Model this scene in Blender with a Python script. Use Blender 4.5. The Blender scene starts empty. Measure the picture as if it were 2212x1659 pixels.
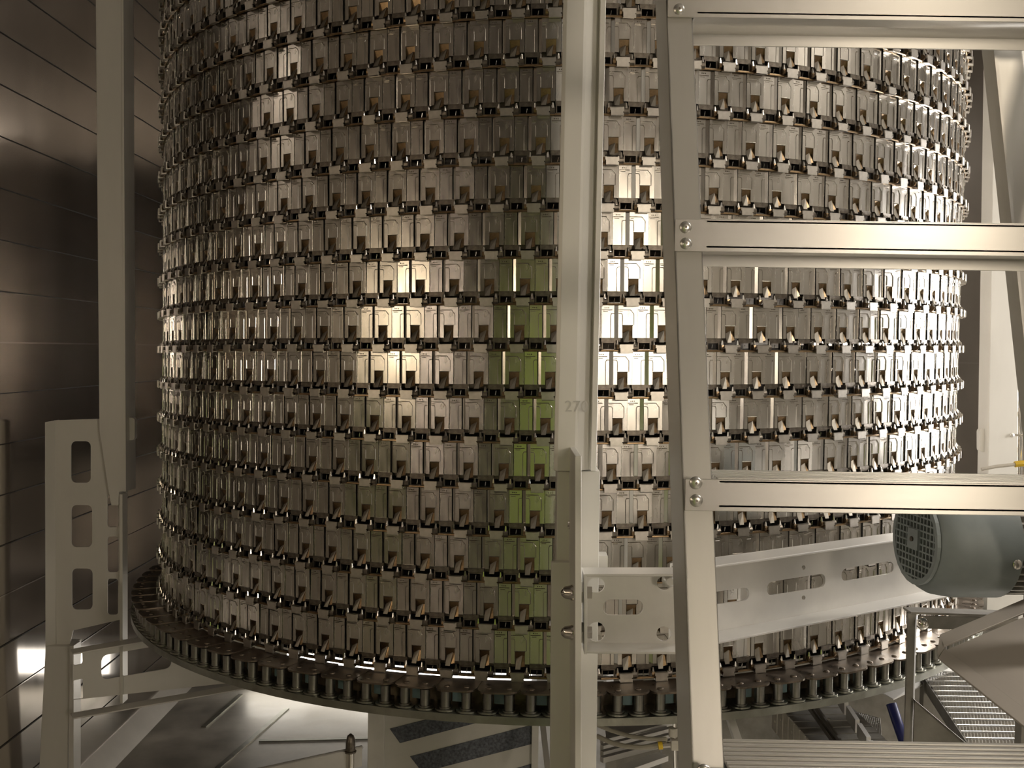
import bpy, bmesh, math, random
from mathutils import Vector, Matrix
random.seed(7)
sc = bpy.context.scene
COL = sc.collection

# ------------------------------------------------------------------ camera
F, CX, CY = 2200.0, 1106.0, 829.5
CAM = Vector((0.0, 0.0, 1.5))
PITCH, ROLL = math.atan((829.5 - 757.0) / F), 0.0154
fw = Vector((0, math.cos(PITCH), -math.sin(PITCH)))
up0 = Vector((0, math.sin(PITCH), math.cos(PITCH)))
rt0 = Vector((1, 0, 0))
RT = rt0 * math.cos(ROLL) + up0 * math.sin(ROLL)
UP = up0 * math.cos(ROLL) - rt0 * math.sin(ROLL)
cam = bpy.data.cameras.new('camera')
cam.sensor_fit = 'HORIZONTAL'; cam.sensor_width = 36.0
cam.lens = 36.0 * F / 2212.0
cam.clip_start = 0.02
co = bpy.data.objects.new('camera', cam)
M = Matrix((RT, UP, -fw)).transposed().to_4x4(); M.translation = CAM
co.matrix_world = M
COL.objects.link(co); sc.camera = co
sc.view_settings.view_transform = 'Standard'; sc.view_settings.look = 'None'
sc.view_settings.gamma = 1.0; sc.view_settings.use_curve_mapping = False
sc.view_settings.exposure = 0.60
W = bpy.data.worlds.new('world'); sc.world = W; W.use_nodes = True
W.node_tree.nodes['Background'].inputs[0].default_value = (0.9, 0.82, 0.7, 1)
W.node_tree.nodes['Background'].inputs[1].default_value = 0.0

def ray(px, py): return fw + RT * ((px - CX) / F) + UP * ((CY - py) / F)
def at(px, py, Y):
    d = ray(px, py); return CAM + d * ((Y - CAM.y) / d.y)
def atz(px, py, Z):
    d = ray(px, py); return CAM + d * ((Z - CAM.z) / d.z)
def atx(px, py, X):
    d = ray(px, py); return CAM + d * ((X - CAM.x) / d.x)
def atp(px, py, P, n):
    d = ray(px, py); return CAM + d * ((P - CAM).dot(n) / d.dot(n))

# ------------------------------------------------------------------ materials
def mat(name, col, metal=0.0, rough=0.5, var=0.0, vscale=8.0, stretch=(1, 1, 1), bump=0.0, rvar=0.0, emit=None, estr=0.0, aniso=0.0, dirt=None):
    m = bpy.data.materials.new(name); m.use_nodes = True
    nt = m.node_tree; b = nt.nodes['Principled BSDF']
    b.inputs['Base Color'].default_value = (*col, 1); b.inputs['Metallic'].default_value = metal
    b.inputs['Roughness'].default_value = rough
    if aniso: b.inputs['Anisotropic'].default_value = aniso; b.inputs['Anisotropic Rotation'].default_value = .25
    if emit:
        b.inputs['Emission Color'].default_value = (*emit, 1); b.inputs['Emission Strength'].default_value = estr
    if var or bump or rvar:
        tc = nt.nodes.new('ShaderNodeTexCoord'); mp = nt.nodes.new('ShaderNodeMapping')
        mp.inputs['Scale'].default_value = stretch
        nz = nt.nodes.new('ShaderNodeTexNoise'); nz.inputs['Scale'].default_value = vscale
        nz.inputs['Detail'].default_value = 5.0; nz.inputs['Roughness'].default_value = 0.6
        nt.links.new(tc.outputs['Object'], mp.inputs[0]); nt.links.new(mp.outputs[0], nz.inputs['Vector'])
        if var:
            r = nt.nodes.new('ShaderNodeMix'); r.data_type = 'RGBA'
            d = dirt or tuple(c * (1 - var) for c in col)
            r.inputs['A'].default_value = (*d, 1)
            r.inputs['B'].default_value = (*[min(1, c * (1 + var * 0.5)) for c in col], 1)
            cr = nt.nodes.new('ShaderNodeMapRange'); cr.inputs['From Min'].default_value = 0.35; cr.inputs['From Max'].default_value = 0.65
            nt.links.new(nz.outputs[0], cr.inputs[0]); nt.links.new(cr.outputs[0], r.inputs['Factor'])
            nt.links.new(r.outputs['Result'], b.inputs['Base Color'])
        if rvar:
            mr = nt.nodes.new('ShaderNodeMapRange'); mr.inputs['From Min'].default_value = 0.3; mr.inputs['From Max'].default_value = 0.7
            mr.inputs['To Min'].default_value = max(0.02, rough - rvar); mr.inputs['To Max'].default_value = rough + rvar
            nt.links.new(nz.outputs[0], mr.inputs[0]); nt.links.new(mr.outputs[0], b.inputs['Roughness'])
        if bump:
            bp = nt.nodes.new('ShaderNodeBump'); bp.inputs['Strength'].default_value = bump; bp.inputs['Distance'].default_value = 0.002
            nt.links.new(nz.outputs[0], bp.inputs['Height']); nt.links.new(bp.outputs[0], b.inputs['Normal'])
    return m

STEEL = mat('link_stainless', (0.60, 0.57, 0.52), 1, 0.25, var=0.12, vscale=40, stretch=(1, 1, 0.25), rvar=0.07)
CLIPM = mat('clip_stainless', (0.60, 0.565, 0.51), 1, 0.40, var=0.1, vscale=60)
TONGUE = mat('dull_tongue_steel', (0.40, 0.365, 0.31), 1, 0.5, var=0.15, vscale=60)
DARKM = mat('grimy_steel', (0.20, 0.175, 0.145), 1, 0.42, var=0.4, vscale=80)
BROWN = mat('heat_tinted_steel', (0.34, 0.235, 0.135), 1, 0.34, var=0.35, vscale=60)
POSTM = mat('post_satin_steel', (0.72, 0.70, 0.645), 0.2, 0.42, var=0.06, vscale=6, stretch=(1, 1, 0.3), rvar=0.05)
BRKT = mat('bracket_satin_steel', (0.66, 0.64, 0.60), 0.35, 0.36, var=0.08, vscale=9, rvar=0.06)
ALU = mat('ladder_aluminium', (0.64, 0.62, 0.58), 0.7, 0.36, var=0.05, vscale=7, stretch=(0.15, 1, 3), rvar=0.05, aniso=.85)
ALUS = mat('stile_aluminium', (0.64, 0.62, 0.58), 0.6, 0.40, var=0.06, vscale=7, stretch=(2, 1, 0.15), rvar=0.05)
RIVET = mat('rivet_aluminium', (0.72, 0.71, 0.68), 1, 0.3)
CHAIN = mat('oily_chain_steel', (0.19, 0.155, 0.12), 0.9, 0.36, var=0.4, vscale=30, rvar=0.12)
ROLLM = mat('chain_roller_steel', (0.30, 0.29, 0.26), 1, 0.38, var=0.2, vscale=40)
RAIL = mat('ring_rail_steel', (0.34, 0.34, 0.29), 1, 0.42, var=0.25, vscale=15)
PAD = mat('blue_grey_plastic', (0.16, 0.24, 0.26), 0, 0.5)
WALLM = mat('wall_stainless', (0.50, 0.46, 0.42), 1, 0.12, var=0.10, vscale=2.5, stretch=(1, 1, 0.3), rvar=0.05)
WALLB = mat('wall_back_stainless', (0.50, 0.46, 0.42), 1, 0.16, var=0.1, vscale=2)
WALLR = mat('wall_right_panel', (0.46, 0.44, 0.41), 0.2, 0.5, var=0.1, vscale=2)
SEAM = mat('seam_trim', (0.55, 0.52, 0.5), 1, 0.2)
SEAMD = mat('seam_sealant', (0.05, 0.045, 0.04), 0, 0.6)
FLOORM = mat('floor_stainless', (0.50, 0.475, 0.42), 0.5, 0.45, var=0.28, vscale=4, rvar=0.12)
COVE = mat('cove_strip', (0.66, 0.63, 0.57), 0.5, 0.45, var=0.06, vscale=8)
MOTOR = mat('motor_blue_grey_paint', (0.235, 0.265, 0.265), 0, 0.5, var=0.12, vscale=12)
MOTORF = mat('motor_fin_grey', (0.36, 0.34, 0.31), 0.4, 0.5, var=0.2, vscale=25)
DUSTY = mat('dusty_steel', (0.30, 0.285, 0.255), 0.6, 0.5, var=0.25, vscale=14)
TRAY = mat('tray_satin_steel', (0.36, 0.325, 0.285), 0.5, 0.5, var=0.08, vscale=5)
WIRE = mat('bright_wire', (0.55, 0.54, 0.52), 1, 0.35)
TAPE = mat('anti_slip_tape', (0.13, 0.14, 0.16), 0, 0.85, var=0.5, vscale=160)
HOSE = mat('beige_hose', (0.47, 0.44, 0.36), 0, 0.5)
YELLOW = mat('yellow_plastic', (0.75, 0.5, 0.03), 0, 0.4)
BLUE = mat('blue_plastic', (0.004, 0.008, 0.09), 0, 0.4)
PALE = mat('pale_plastic', (0.62, 0.58, 0.5), 0, 0.5, var=0.1, vscale=30)
SHINY = mat('polished_steel', (0.7, 0.67, 0.62), 1, 0.16)
CEIL = mat('ceiling_panel', (0.32, 0.30, 0.27), 0.2, 0.5)
HIVIS = mat('hi_vis_fabric', (0.44, 0.60, 0.10), 0, 0.75)
CLOTH = mat('dark_trousers', (0.03, 0.035, 0.06), 0, 0.9)
SKIN = mat('skin', (0.55, 0.36, 0.27), 0, 0.55)
HAIR = mat('dark_hair', (0.04, 0.03, 0.02), 0, 0.6)
HOUSING = mat('lamp_housing', (0.5, 0.5, 0.5), 0.3, 0.5)
ENGR = mat('engraved_mark', (0.54, 0.525, 0.485), 0.2, 0.55)

# ------------------------------------------------------------------ mesh helpers
class MB:
    def __init__(s): s.v = []; s.f = []; s.m = []
    def add(s, vs, fs, mi=0):
        o = len(s.v); s.v += [tuple(x) for x in vs]
        s.f += [tuple(i + o for i in f) for f in fs]; s.m += [mi] * len(fs)
    def hexa(s, p, mi=0):   # 8 points: bottom 4 (ccw), top 4
        s.add(p, [(3, 2, 1, 0), (4, 5, 6, 7), (0, 1, 5, 4), (1, 2, 6, 5), (2, 3, 7, 6), (3, 0, 4, 7)], mi)
    def box(s, x0, x1, y0, y1, z0, z1, mi=0):
        s.hexa([(x0, y0, z0), (x1, y0, z0), (x1, y1, z0), (x0, y1, z0), (x0, y0, z1), (x1, y0, z1), (x1, y1, z1), (x0, y1, z1)], mi)
    def slab(s, a, b, c, d, t, mi=0):      # quad a b c d swept by vector t
        t = Vector(t); q = [Vector(x) for x in (a, b, c, d)]
        s.hexa(q + [x + t for x in q], mi)
    def bar(s, p0, p1, w, h, side, mi=0):  # rectangular bar, side = width direction
        p0, p1 = Vector(p0), Vector(p1); d = (p1 - p0).normalized()
        sx = Vector(side); sx = (sx - d * sx.dot(d)).normalized(); sy = d.cross(sx)
        q = [p0 - sx * w / 2 - sy * h / 2, p0 + sx * w / 2 - sy * h / 2, p0 + sx * w / 2 + sy * h / 2, p0 - sx * w / 2 + sy * h / 2]
        s.hexa(q + [x + (p1 - p0) for x in q], mi)
    def cyl(s, p0, p1, r, n=12, mi=0, r1=None):
        p0, p1 = Vector(p0), Vector(p1); d = (p1 - p0).normalized()
        a = d.orthogonal().normalized(); b = d.cross(a); r1 = r if r1 is None else r1
        vs = [p0 + (a * math.cos(t) + b * math.sin(t)) * r for t in [2 * math.pi * i / n for i in range(n)]]
        vs += [p1 + (a * math.cos(t) + b * math.sin(t)) * r1 for t in [2 * math.pi * i / n for i in range(n)]]
        fs = [(i, (i + 1) % n, n + (i + 1) % n, n + i) for i in range(n)]
        fs += [tuple(range(n - 1, -1, -1)), tuple(range(n, 2 * n))]
        s.add(vs, fs, mi)
    def lathe(s, o, ax, prof, n=16, mi=0):  # prof: (along, radius)
        o, d = Vector(o), Vector(ax).normalized(); a = d.orthogonal().normalized(); b = d.cross(a)
        vs = []
        for (t, r) in prof:
            for i in range(n):
                th = 2 * math.pi * i / n; vs.append(o + d * t + (a * math.cos(th) + b * math.sin(th)) * r)
        k = len(prof)
        fs = [(j * n + i, j * n + (i + 1) % n, (j + 1) * n + (i + 1) % n, (j + 1) * n + i) for j in range(k - 1) for i in range(n)]
        fs += [tuple(range(n - 1, -1, -1)), tuple(range((k - 1) * n, k * n))]
        s.add(vs, fs, mi)
    def tube(s, pts, r, n=8, mi=0):
        pts = [Vector(p) for p in pts]; vs = []; ref = None
        for i, p in enumerate(pts):
            d = (pts[min(i + 1, len(pts) - 1)] - pts[max(i - 1, 0)]).normalized()
            a = d.orthogonal().normalized() if ref is None else (ref - d * ref.dot(d)).normalized()
            ref = a; b = d.cross(a)
            vs += [p + (a * math.cos(2 * math.pi * j / n) + b * math.sin(2 * math.pi * j / n)) * r for j in range(n)]
        k = len(pts)
        fs = [(i * n + j, i * n + (j + 1) % n, (i + 1) * n + (j + 1) % n, (i + 1) * n + j) for i in range(k - 1) for j in range(n)]
        fs += [tuple(range(n - 1, -1, -1)), tuple(range((k - 1) * n, k * n))]
        s.add(vs, fs, mi)
    def ridge(s, pts, w, h, mi=0):          # raised line in the xz plane of a link, pts (x,y,z), towards -y
        for a, b in zip(pts[:-1], pts[1:]):
            a, b = Vector(a), Vector(b); d = (b - a).normalized(); n = Vector((-d.z, 0, d.x)) * (w / 2); o = Vector((0, -h, 0))
            a2, b2 = a - d * w * .3, b + d * w * .3
            s.add([a2 - n, a2 + n, a2 + o, b2 - n, b2 + n, b2 + o], [(0, 3, 5, 2), (2, 5, 4, 1), (0, 2, 1), (3, 4, 5)], mi)
    def mesh(s, name, mats, off=(0, 0, 0), smooth=False):
        me = bpy.data.meshes.new(name); o = Vector(off)
        me.from_pydata([tuple(Vector(v) - o) for v in s.v], [], s.f)
        for m in mats: me.materials.append(m)
        if len(mats) > 1: me.polygons.foreach_set('material_index', s.m)
        me.validate(); 
        bm = bmesh.new(); bm.from_mesh(me); bmesh.ops.recalc_face_normals(bm, faces=bm.faces); bm.to_mesh(me); bm.free()
        if smooth:
            me.polygons.foreach_set('use_smooth', [True] * len(me.polygons))
            try: me.set_sharp_from_angle(angle=math.radians(40))
            except Exception: pass
        me.update(); return me

def obj(name, me, parent=None, loc=None):
    o = bpy.data.objects.new(name, me); COL.objects.link(o)
    if parent: o.parent = parent
    if loc is not None: o.location = loc
    return o
def thing(name, label, cat, loc, group=None):
    o = bpy.data.objects.new(name, None); COL.objects.link(o); o.location = loc; o.empty_display_size = 0.05
    o['label'] = label; o['category'] = cat
    if group: o['group'] = group
    return o
def tag(o, label, cat, group=None, kind=None):
    o['label'] = label; o['category'] = cat
    if group: o['group'] = group
    if kind: o['kind'] = kind
    return o
def wpos(p):
    q = Vector(p.location)
    while p.parent: p = p.parent; q += Vector(p.location)
    return q
def part(name, mb, mats, parent, smooth=False, bevel=0.0, label=None):
    if not isinstance(mats, (list, tuple)): mats = [mats]
    o = obj(name, mb.mesh(name, mats, wpos(parent) if parent else (0, 0, 0), smooth), parent)
    if bevel:
        b = o.modifiers.new('bevel', 'BEVEL'); b.width = bevel; b.segments = 2; b.limit_method = 'ANGLE'
    if label: o['label'] = label
    return o
def struct(name, mb, mats, label=None):
    o = part(name, mb, mats, None); o['kind'] = 'structure'
    if label: o['label'] = label
    return o

def holed(outline, holes, thick):
    """flat plate with holes: loops of 3-D points in one plane, swept by vector thick -> MB"""
    bm = bmesh.new(); edges = []
    for lp in [outline] + list(holes):
        vs = [bm.verts.new(p) for p in lp]
        edges += [bm.edges.new((vs[i], vs[(i + 1) % len(vs)])) for i in range(len(vs))]
    bmesh.ops.triangle_fill(bm, use_beauty=True, use_dissolve=False, edges=edges)
    r = bmesh.ops.extrude_face_region(bm, geom=bm.faces[:])
    bmesh.ops.translate(bm, vec=Vector(thick), verts=[v for v in r['geom'] if isinstance(v, bmesh.types.BMVert)])
    bm.verts.ensure_lookup_table(); bm.verts.index_update()
    mb = MB(); mb.add([v.co.copy() for v in bm.verts], [[v.index for v in f.verts] for f in bm.faces]); bm.free()
    return mb
def rrect(x0, x1, y0, y1, r, n=4):          # rounded rectangle in pixels
    pts = []
    for cx, cy, a0 in ((x1 - r, y0 + r, -90), (x1 - r, y1 - r, 0), (x0 + r, y1 - r, 90), (x0 + r, y0 + r, 180)):
        for i in range(n + 1):
            a = math.radians(a0 + 90 * i / n); pts.append((cx + r * math.cos(a), cy + r * math.sin(a)))
    return pts
def skewed(a, b, c, d, r=0.2, n=4):         # rounded quad in pixels, corners a(top left) b c d clockwise
    P = [Vector((*q, 0)) for q in (a, b, c, d)]; out = []
    for i in range(4):
        p, q, s_ = P[i - 1], P[i], P[(i + 1) % 4]
        L = min((p - q).length, (s_ - q).length) * r
        e0 = q + (p - q).normalized() * L; e1 = q + (s_ - q).normalized() * L
        for k in range(n + 1):
            t = k / n; w = e0 * (1 - t) ** 2 + q * 2 * t * (1 - t) + e1 * t * t; out.append((w.x, w.y))
    return out

# ------------------------------------------------------------------ main sizes
TH = 0.041; D = 3.077; R = 1.117; TIER = 0.09; NL = 101
AX = Vector((D * math.sin(TH), D * math.cos(TH), 0))
PIT = 2 * math.pi * R / NL
FLOOR = 0.0
XL, XR, YB, YF, ZC = -1.45, 2.75, 5.2, -2.2, 3.4

# ------------------------------------------------------------------ room
mb = MB(); mb.box(XL - .1, XR + .1, YF - .1, YB + .1, -0.1, 0.0)
floor = struct('floor', mb, FLOORM, 'scuffed stainless steel floor sheets')
mb = MB(); mb.box(XL - .1, XR + .1, YF - .1, YB + .1, ZC, ZC + .1); struct('ceiling', mb, CEIL, 'plain ceiling panels')
mb = MB(); mb.box(XL - .1, XL, YF, YB, 0, ZC); wl = struct('wall_left', mb, WALLM, 'polished stainless steel wall with panel ribs')
mb = MB(); mb.box(XR, XR + .1, YF, YB, 0, ZC); struct('wall_right', mb, WALLR, 'grey steel panel wall')
mb = MB(); mb.box(XL, XR, YB, YB + .1, 0, ZC); struct('wall_back', mb, WALLB, 'steel wall behind the spiral')
mb = MB(); mb.box(XL, XR, YF - .1, YF, 0, ZC); struct('wall_front', mb, WALLB, 'steel wall behind the viewer')
# ribs and joints on the left wall (real strips, proud of the sheet)
zs = [1.5 + 0.145 * i for i in range(-10, 13)]
for i, z in enumerate(zs):
    m = MB()
    if i == 10: m.box(XL, XL + .004, YF + .01, YB - .01, z - .002, z + .002); mm = SEAM
    elif z < 1.0: m.box(XL, XL + .003, YF + .01, YB - .01, z - .0015, z + .0015); mm = SEAM if i % 2 else SEAMD
    else: m.box(XL, XL + .002, YF + .01, YB - .01, z - .0015, z + .0015); mm = SEAMD
    part('panel_joint', m, mm, wl)
mb = MB(); mb.box(XR - .004, XR, YF + .01, YB - .01, 1.47, 1.474); mb.box(XL + .01, XR - .01, YB - .004, YB, 1.47, 1.474); struct('trim_1', mb, SEAM, 'thin bright panel seam on the dark walls')
# coving strip along the left wall foot
mb = MB()
mb.slab((XL, YF, .06), (XL + .065, YF, .0), (XL + .065, YB, .0), (XL, YB, .06), (-.0, 0, -.02))
struct('baseboard_left', mb, COVE, 'pale sloped coving strip at the foot of the steel wall')
# floor sheets: raised overlapping seams
for i, (a, b) in enumerate((((470, 1659), (620, 1530)), ((560, 1600), (1000, 1590)), ((440, 1570), (520, 1500)))):
    p, q = atz(*a, 0.002), atz(*b, 0.002); m = MB(); m.bar(p, q, .02, .004, (q - p).cross(Vector((0, 0, 1))))
    part('floor_seam', m, RAIL, floor)

# ------------------------------------------------------------------ lamps
def lamp(name, label, c, n, w, h, col, strength):
    c, n = Vector(c), Vector(n).normalized(); sx = Vector((0, 0, 1)).cross(n).normalized(); sz = n.cross(sx)
    t = thing(name, label, 'lamp', c - n * .05)
    m = MB(); m.bar(c - n * .05, c - n * .004, w + .05, h + .05, sx); part('housing', m, HOUSING, t)
    m = MB(); m.bar(c - n * .004, c, w, h, sx)
    part(name.replace('_offscreen', '') + ('_diffuser_offscreen' if 'offscreen' in name else '_diffuser'), m, mat(name + '_glow', (1, 1, 1), 0, .5, emit=col, estr=strength), t)
    return t
lamp('flood_lamp_offscreen', 'bright white flood lamp on the grey panel wall', (XR - .13, 3.04, 1.56), (-1, -.16, -.03), .60, .80, (1, .96, .92), 48)
lamp('wall_lamp_offscreen', 'warm lamp on the polished steel wall', (XL + .09, .74, 1.60), (1, .3, 0), .10, .30, (1, .80, .55), 14)
lamp('rear_wall_lamp_offscreen', 'warm lamp on the wall behind the viewer', (1.72, YF + .16, 1.80), (-.35, 1, -.05), .42, .60, (1, .86, .68), 21)
lamp('ceiling_lamp_offscreen', 'neutral lamp under the ceiling beside the grey panel wall', (2.20, 1.05, ZC - .06), (.2, .05, -1), .30, .50, (1, .93, .84), 45)
lamp('batten_lamp', 'long white batten lamp glowing through the gap above the chain ring', (-.52, 4.44, .10), (0, -1, .12), 1.25, .10, (1, .94, .85), 3.0)

# ------------------------------------------------------------------ spiral belt
def link_mesh():
    p = PIT; m = MB()
    zt, zb = .0825, .0195
    # outer plate with window
    m.box(-.19 * p, -.08 * p, 0, .0015, zb, zt); m.box(.21 * p, .335 * p, 0, .0015, zb, zt); m.box(-.08 * p, .21 * p, 0, .0015, .043, zt)
    # window tongue: brown tab leaning in, pale tongue curling out
    m.slab((-.075 * p, .001, .0435), (.205 * p, .001, .0435), (.205 * p, .009, .026), (-.075 * p, .009, .026), (0, .001, 0), 2)
    m.slab((-.05 * p, .005, .028), (.13 * p, .005, .035), (.08 * p, -.006, .011), (-.055 * p, -.006, .011), (0, .0012, 0), 5)
    m.slab((.13 * p, .0065, .036), (.185 * p, .005, .032), (.20 * p, -.002, .016), (.10 * p, -.002, .014), (0, .0012, 0), 2)
    m.box(-.08 * p, -.0785 * p + .0005, -.0008, .009, zb, .043, 1); m.box(.205 * p, .21 * p + .0004, -.0008, .009, zb, .043, 0)
    m.ridge([(-.085 * p, 0, .0437), (.215 * p, 0, .0437)], .0016, .0012)
    # embossed octagon line
    m.ridge([(-.18 * p, 0, .0735), (.15 * p, 0, .0735), (.245 * p, 0, .0655), (.245 * p, 0, .0445)], .0015, .0011)
    m.ridge([(-.16 * p, 0, .0705), (-.08 * p, 0, .0705)], .0012, .0005)
    # inner plate
    m.box(-.652 * p, -.30 * p, .0028, .0043, zb, zt)
    m.ridge([(-.63 * p, .0028, .0735), (-.36 * p, .0028, .0735)], .0016, .0011)
    m.ridge([(-.60 * p, .0028, .0705), (-.48 * p, .0028, .0705)], .0014, .0006)
    for k in range(3): m.box((-.57 + .05 * k) * p, (-.545 + .05 * k) * p, .0024, .003, .0765, .0785, 1)
    # inverted U embossing over the joint
    m.ridge([(-.40 * p, .0028, zb), (-.40 * p, .0028, .063), (-.375 * p, .0028, .0665), (-.31 * p, .0028, .0668)], .0014, .0011)
    m.ridge([(-.18 * p, 0, .0668), (-.10 * p, 0, .0665), (-.075 * p, 0, .063), (-.075 * p, 0, .046)], .0014, .0011)
    # oblique strip in the joint
    m.slab((-.305 * p, .0065, zb), (-.185 * p, .0035, zb), (-.185 * p, .0035, zt), (-.305 * p, .0065, zt), (0, .001, 0))
    # dark bar, slotted frame
    m.box(-.665 * p, -.225 * p, .0005, .006, .0118, .0195, 1)
    x0, x1, h0, h1 = -.655 * p, -.265 * p, -.625 * p, -.315 * p
    m.box(x0, h0, -.002, .004, -.0048, .0116, 1); m.box(h1, x1, -.002, .004, -.0048, .0116, 1)
    m.box(h0, h1, -.002, .004, -.0048, -.0028, 0); m.box(h0, h1, -.001, .004, .0098, .0116, 1)
    m.cyl(((h0 + h1) / 2, .003, -.001), ((h0 + h1) / 2 + .0015, .003, .007), .0008, 5, 0)
    # brown bushing and the loop ends beside the clip
    m.cyl((.19 * p, -.004, .0005), (.33 * p, -.004, .0005), .0068, 9, 1)
    m.cyl((-.255 * p, -.0045, .002), (-.175 * p, -.0045, .002), .0058, 8, 2)
    for x in (-.215, .265):
        m.lathe((x * p, -.006, -.003), (0, 0, 1), [(0, .0012), (.002, .0030), (.009, .0030), (.014, .0020), (.018, .0012)], 7, 4)
    m.box(.17 * p, .34 * p, -.002, .006, -.0066, -.0035, 2)
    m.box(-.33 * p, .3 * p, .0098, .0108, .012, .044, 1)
    return m
def clip_mesh():
    p = PIT; m = MB()
    w = .165 * p
    m.box(-w, w, -.0145, -.0120, -.0105, .0068)
    m.box(w, w + .0022, -.0142, -.0120, -.002, .0068); m.box(w - .0005, w + .0016, -.0142, -.0120, -.0105, -.0045)
    m.box(-w - .0016, -w, -.0142, -.0120, .000, .0062)
    m.slab((-w, -.0145, .0068), (w, -.0145, .0068), (w, -.002, .0048), (-w, -.002, .0048), (0, 0, -.0015))
    m.slab((-w, -.0145, -.0105), (w, -.0145, -.0105), (w, -.002, -.0085), (-w, -.002, -.0085), (0, 0, .0015))
    return m
def rod_mesh():
    m = MB(); m.cyl((-.70 * PIT, -.0025, -.0054), (.31 * PIT, -.0025, -.0054), .0022, 7)
    return m
LM, CM, RM = link_mesh(), clip_mesh(), rod_mesh()
link_me = LM.mesh('belt_link', [STEEL, DARKM, BROWN, DARKM, SHINY, TONGUE])
clip_me = CM.mesh('clip', [CLIPM]); rod_me = RM.mesh('rod', [BROWN])

ytop = [24.7, 131, 238, 345, 447, 549, 650, 751, 853, 951.5, 1051.5, 1154, 1254, 1355.6, 1458]
xcol = [1198.7, 1185, 1173, 1162, 1152, 1139, 1127.8, 1115, 1104, 1093.7, 1081, 1071, 1059.5, 1048, 1039]
def on_cyl(px, py, rad):
    d = ray(px, py); ox, oy = CAM.x - AX.x, CAM.y - AX.y
    a = d.x ** 2 + d.y ** 2; b = 2 * (ox * d.x + oy * d.y); c = ox * ox + oy * oy - rad * rad
    P = CAM + d * ((-b - math.sqrt(b * b - 4 * a * c)) / (2 * a))
    return math.atan2(P.x - AX.x, -(P.y - AX.y)), P.z
DPH = 2 * math.pi / NL
rows = []
for x, y in zip(xcol, ytop):
    ph, z = on_cyl(x, y, R + .013); rows.append([ph, z - TIER * ph / (2 * math.pi)])
n_ = len(rows); sl = (rows[-1][0] - rows[0][0]) / (n_ - 1)
tops = (rows[0][1] - rows[3][1]) / 3
rows = [[rows[0][0] - sl * k, rows[0][1] + tops * k] for k in (5, 4, 3, 2, 1)] + rows
belt = thing('spiral_conveyor_belt', 'tall round stack of steel link conveyor belt tiers winding in a spiral', 'conveyor belt', (AX.x, AX.y, rows[-1][1]))
bz = rows[-1][1]
def proj(P):
    v = P - CAM; d = v.dot(fw); return CX + F * v.dot(RT) / d, CY - F * v.dot(UP) / d, d
cand = []
for k, (ph0, z0) in enumerate(rows):
    tk = (rows[k - 1][1] - z0) if k else tops
    for i in range(-50, 51):
        ph = ph0 + i * DPH
        z = z0 + TIER * ph / (2 * math.pi)
        P = Vector((AX.x + R * math.sin(ph), AX.y - R * math.cos(ph), z + .04))
        x, y, d = proj(P)
        vis = -20 < x < 2230 and -40 < y < 1600
        face = math.cos(ph) * D - R
        hid = (1222 < x < 1262) or (1455 < x < 1490) or (x > 1490 and (y < 70 or 465 < y < 545 or 1010 < y < 1085 or (y > 1200 + (1930 - x) * .13)))
        score = (math.cos(ph) - .36) / d if vis and not hid and face > 0 else -1
        cand.append((score, k, i, ph, z, tk / TIER))
cand.sort(key=lambda c: -c[0])
def link_mat(ph, z, sz, jitter):
    a, b = jitter
    return Matrix.Translation((R * math.sin(ph), -R * math.cos(ph), z - bz)) @ Matrix.Rotation(ph, 4, 'Z') @ Matrix.Rotation(-TIER / (2 * math.pi * R), 4, 'Y') @ Matrix.Rotation(b, 4, 'X') @ Matrix.Rotation(a, 4, 'Z') @ Matrix.Diagonal((1, 1, sz, 1))
import numpy as np
lv = np.array(LM.v + CM.v + RM.v); nlv = len(LM.v); ncv = len(CM.v)
lf = LM.f + [tuple(i + nlv for i in f) for f in CM.f] + [tuple(i + nlv + ncv for i in f) for f in RM.f]
lm = LM.m + [6] * len(CM.f) + [2] * len(RM.f)
SV, SF, SM = [], [], []; off = 0
for n, (score, k, i, ph, z, sz) in enumerate(cand):
    mtx = link_mat(ph, z, sz, (random.gauss(0, .012), random.gauss(0, .006)))
    if n < 300:
        o = obj('belt_link', link_me, belt); o.matrix_local = mtx
        obj('clip', clip_me, o); obj('rod', rod_me, o)
    else:
        A = np.array(mtx); vv = lv @ A[:3, :3].T + A[:3, 3]
        SV.append(vv); SF += [tuple(q + off for q in f) for f in lf]; SM += lm; off += len(lv)
me = bpy.data.meshes.new('belt_links_rest')
me.from_pydata(np.concatenate(SV).tolist(), [], SF)
for q in (STEEL, DARKM, BROWN, DARKM, SHINY, TONGUE, CLIPM): me.materials.append(q)
me.polygons.foreach_set('material_index', SM)
bm = bmesh.new(); bm.from_mesh(me); bmesh.ops.recalc_face_normals(bm, faces=bm.faces); bm.to_mesh(me); bm.free(); me.update()
o = obj('belt_link_mass', me, belt); o['kind'] = 'stuff'
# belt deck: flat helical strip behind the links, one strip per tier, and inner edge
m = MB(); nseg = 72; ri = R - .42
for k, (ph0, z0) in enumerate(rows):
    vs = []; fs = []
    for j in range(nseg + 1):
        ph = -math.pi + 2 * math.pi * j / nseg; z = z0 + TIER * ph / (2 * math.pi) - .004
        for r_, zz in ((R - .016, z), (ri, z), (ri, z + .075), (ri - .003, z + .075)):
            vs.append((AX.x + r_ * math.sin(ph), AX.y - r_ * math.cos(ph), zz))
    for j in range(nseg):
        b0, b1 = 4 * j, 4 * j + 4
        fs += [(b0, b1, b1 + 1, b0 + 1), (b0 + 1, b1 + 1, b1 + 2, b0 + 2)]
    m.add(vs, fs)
o = part('belt_deck', m, DARKM, belt); o['kind'] = 'stuff'

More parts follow.
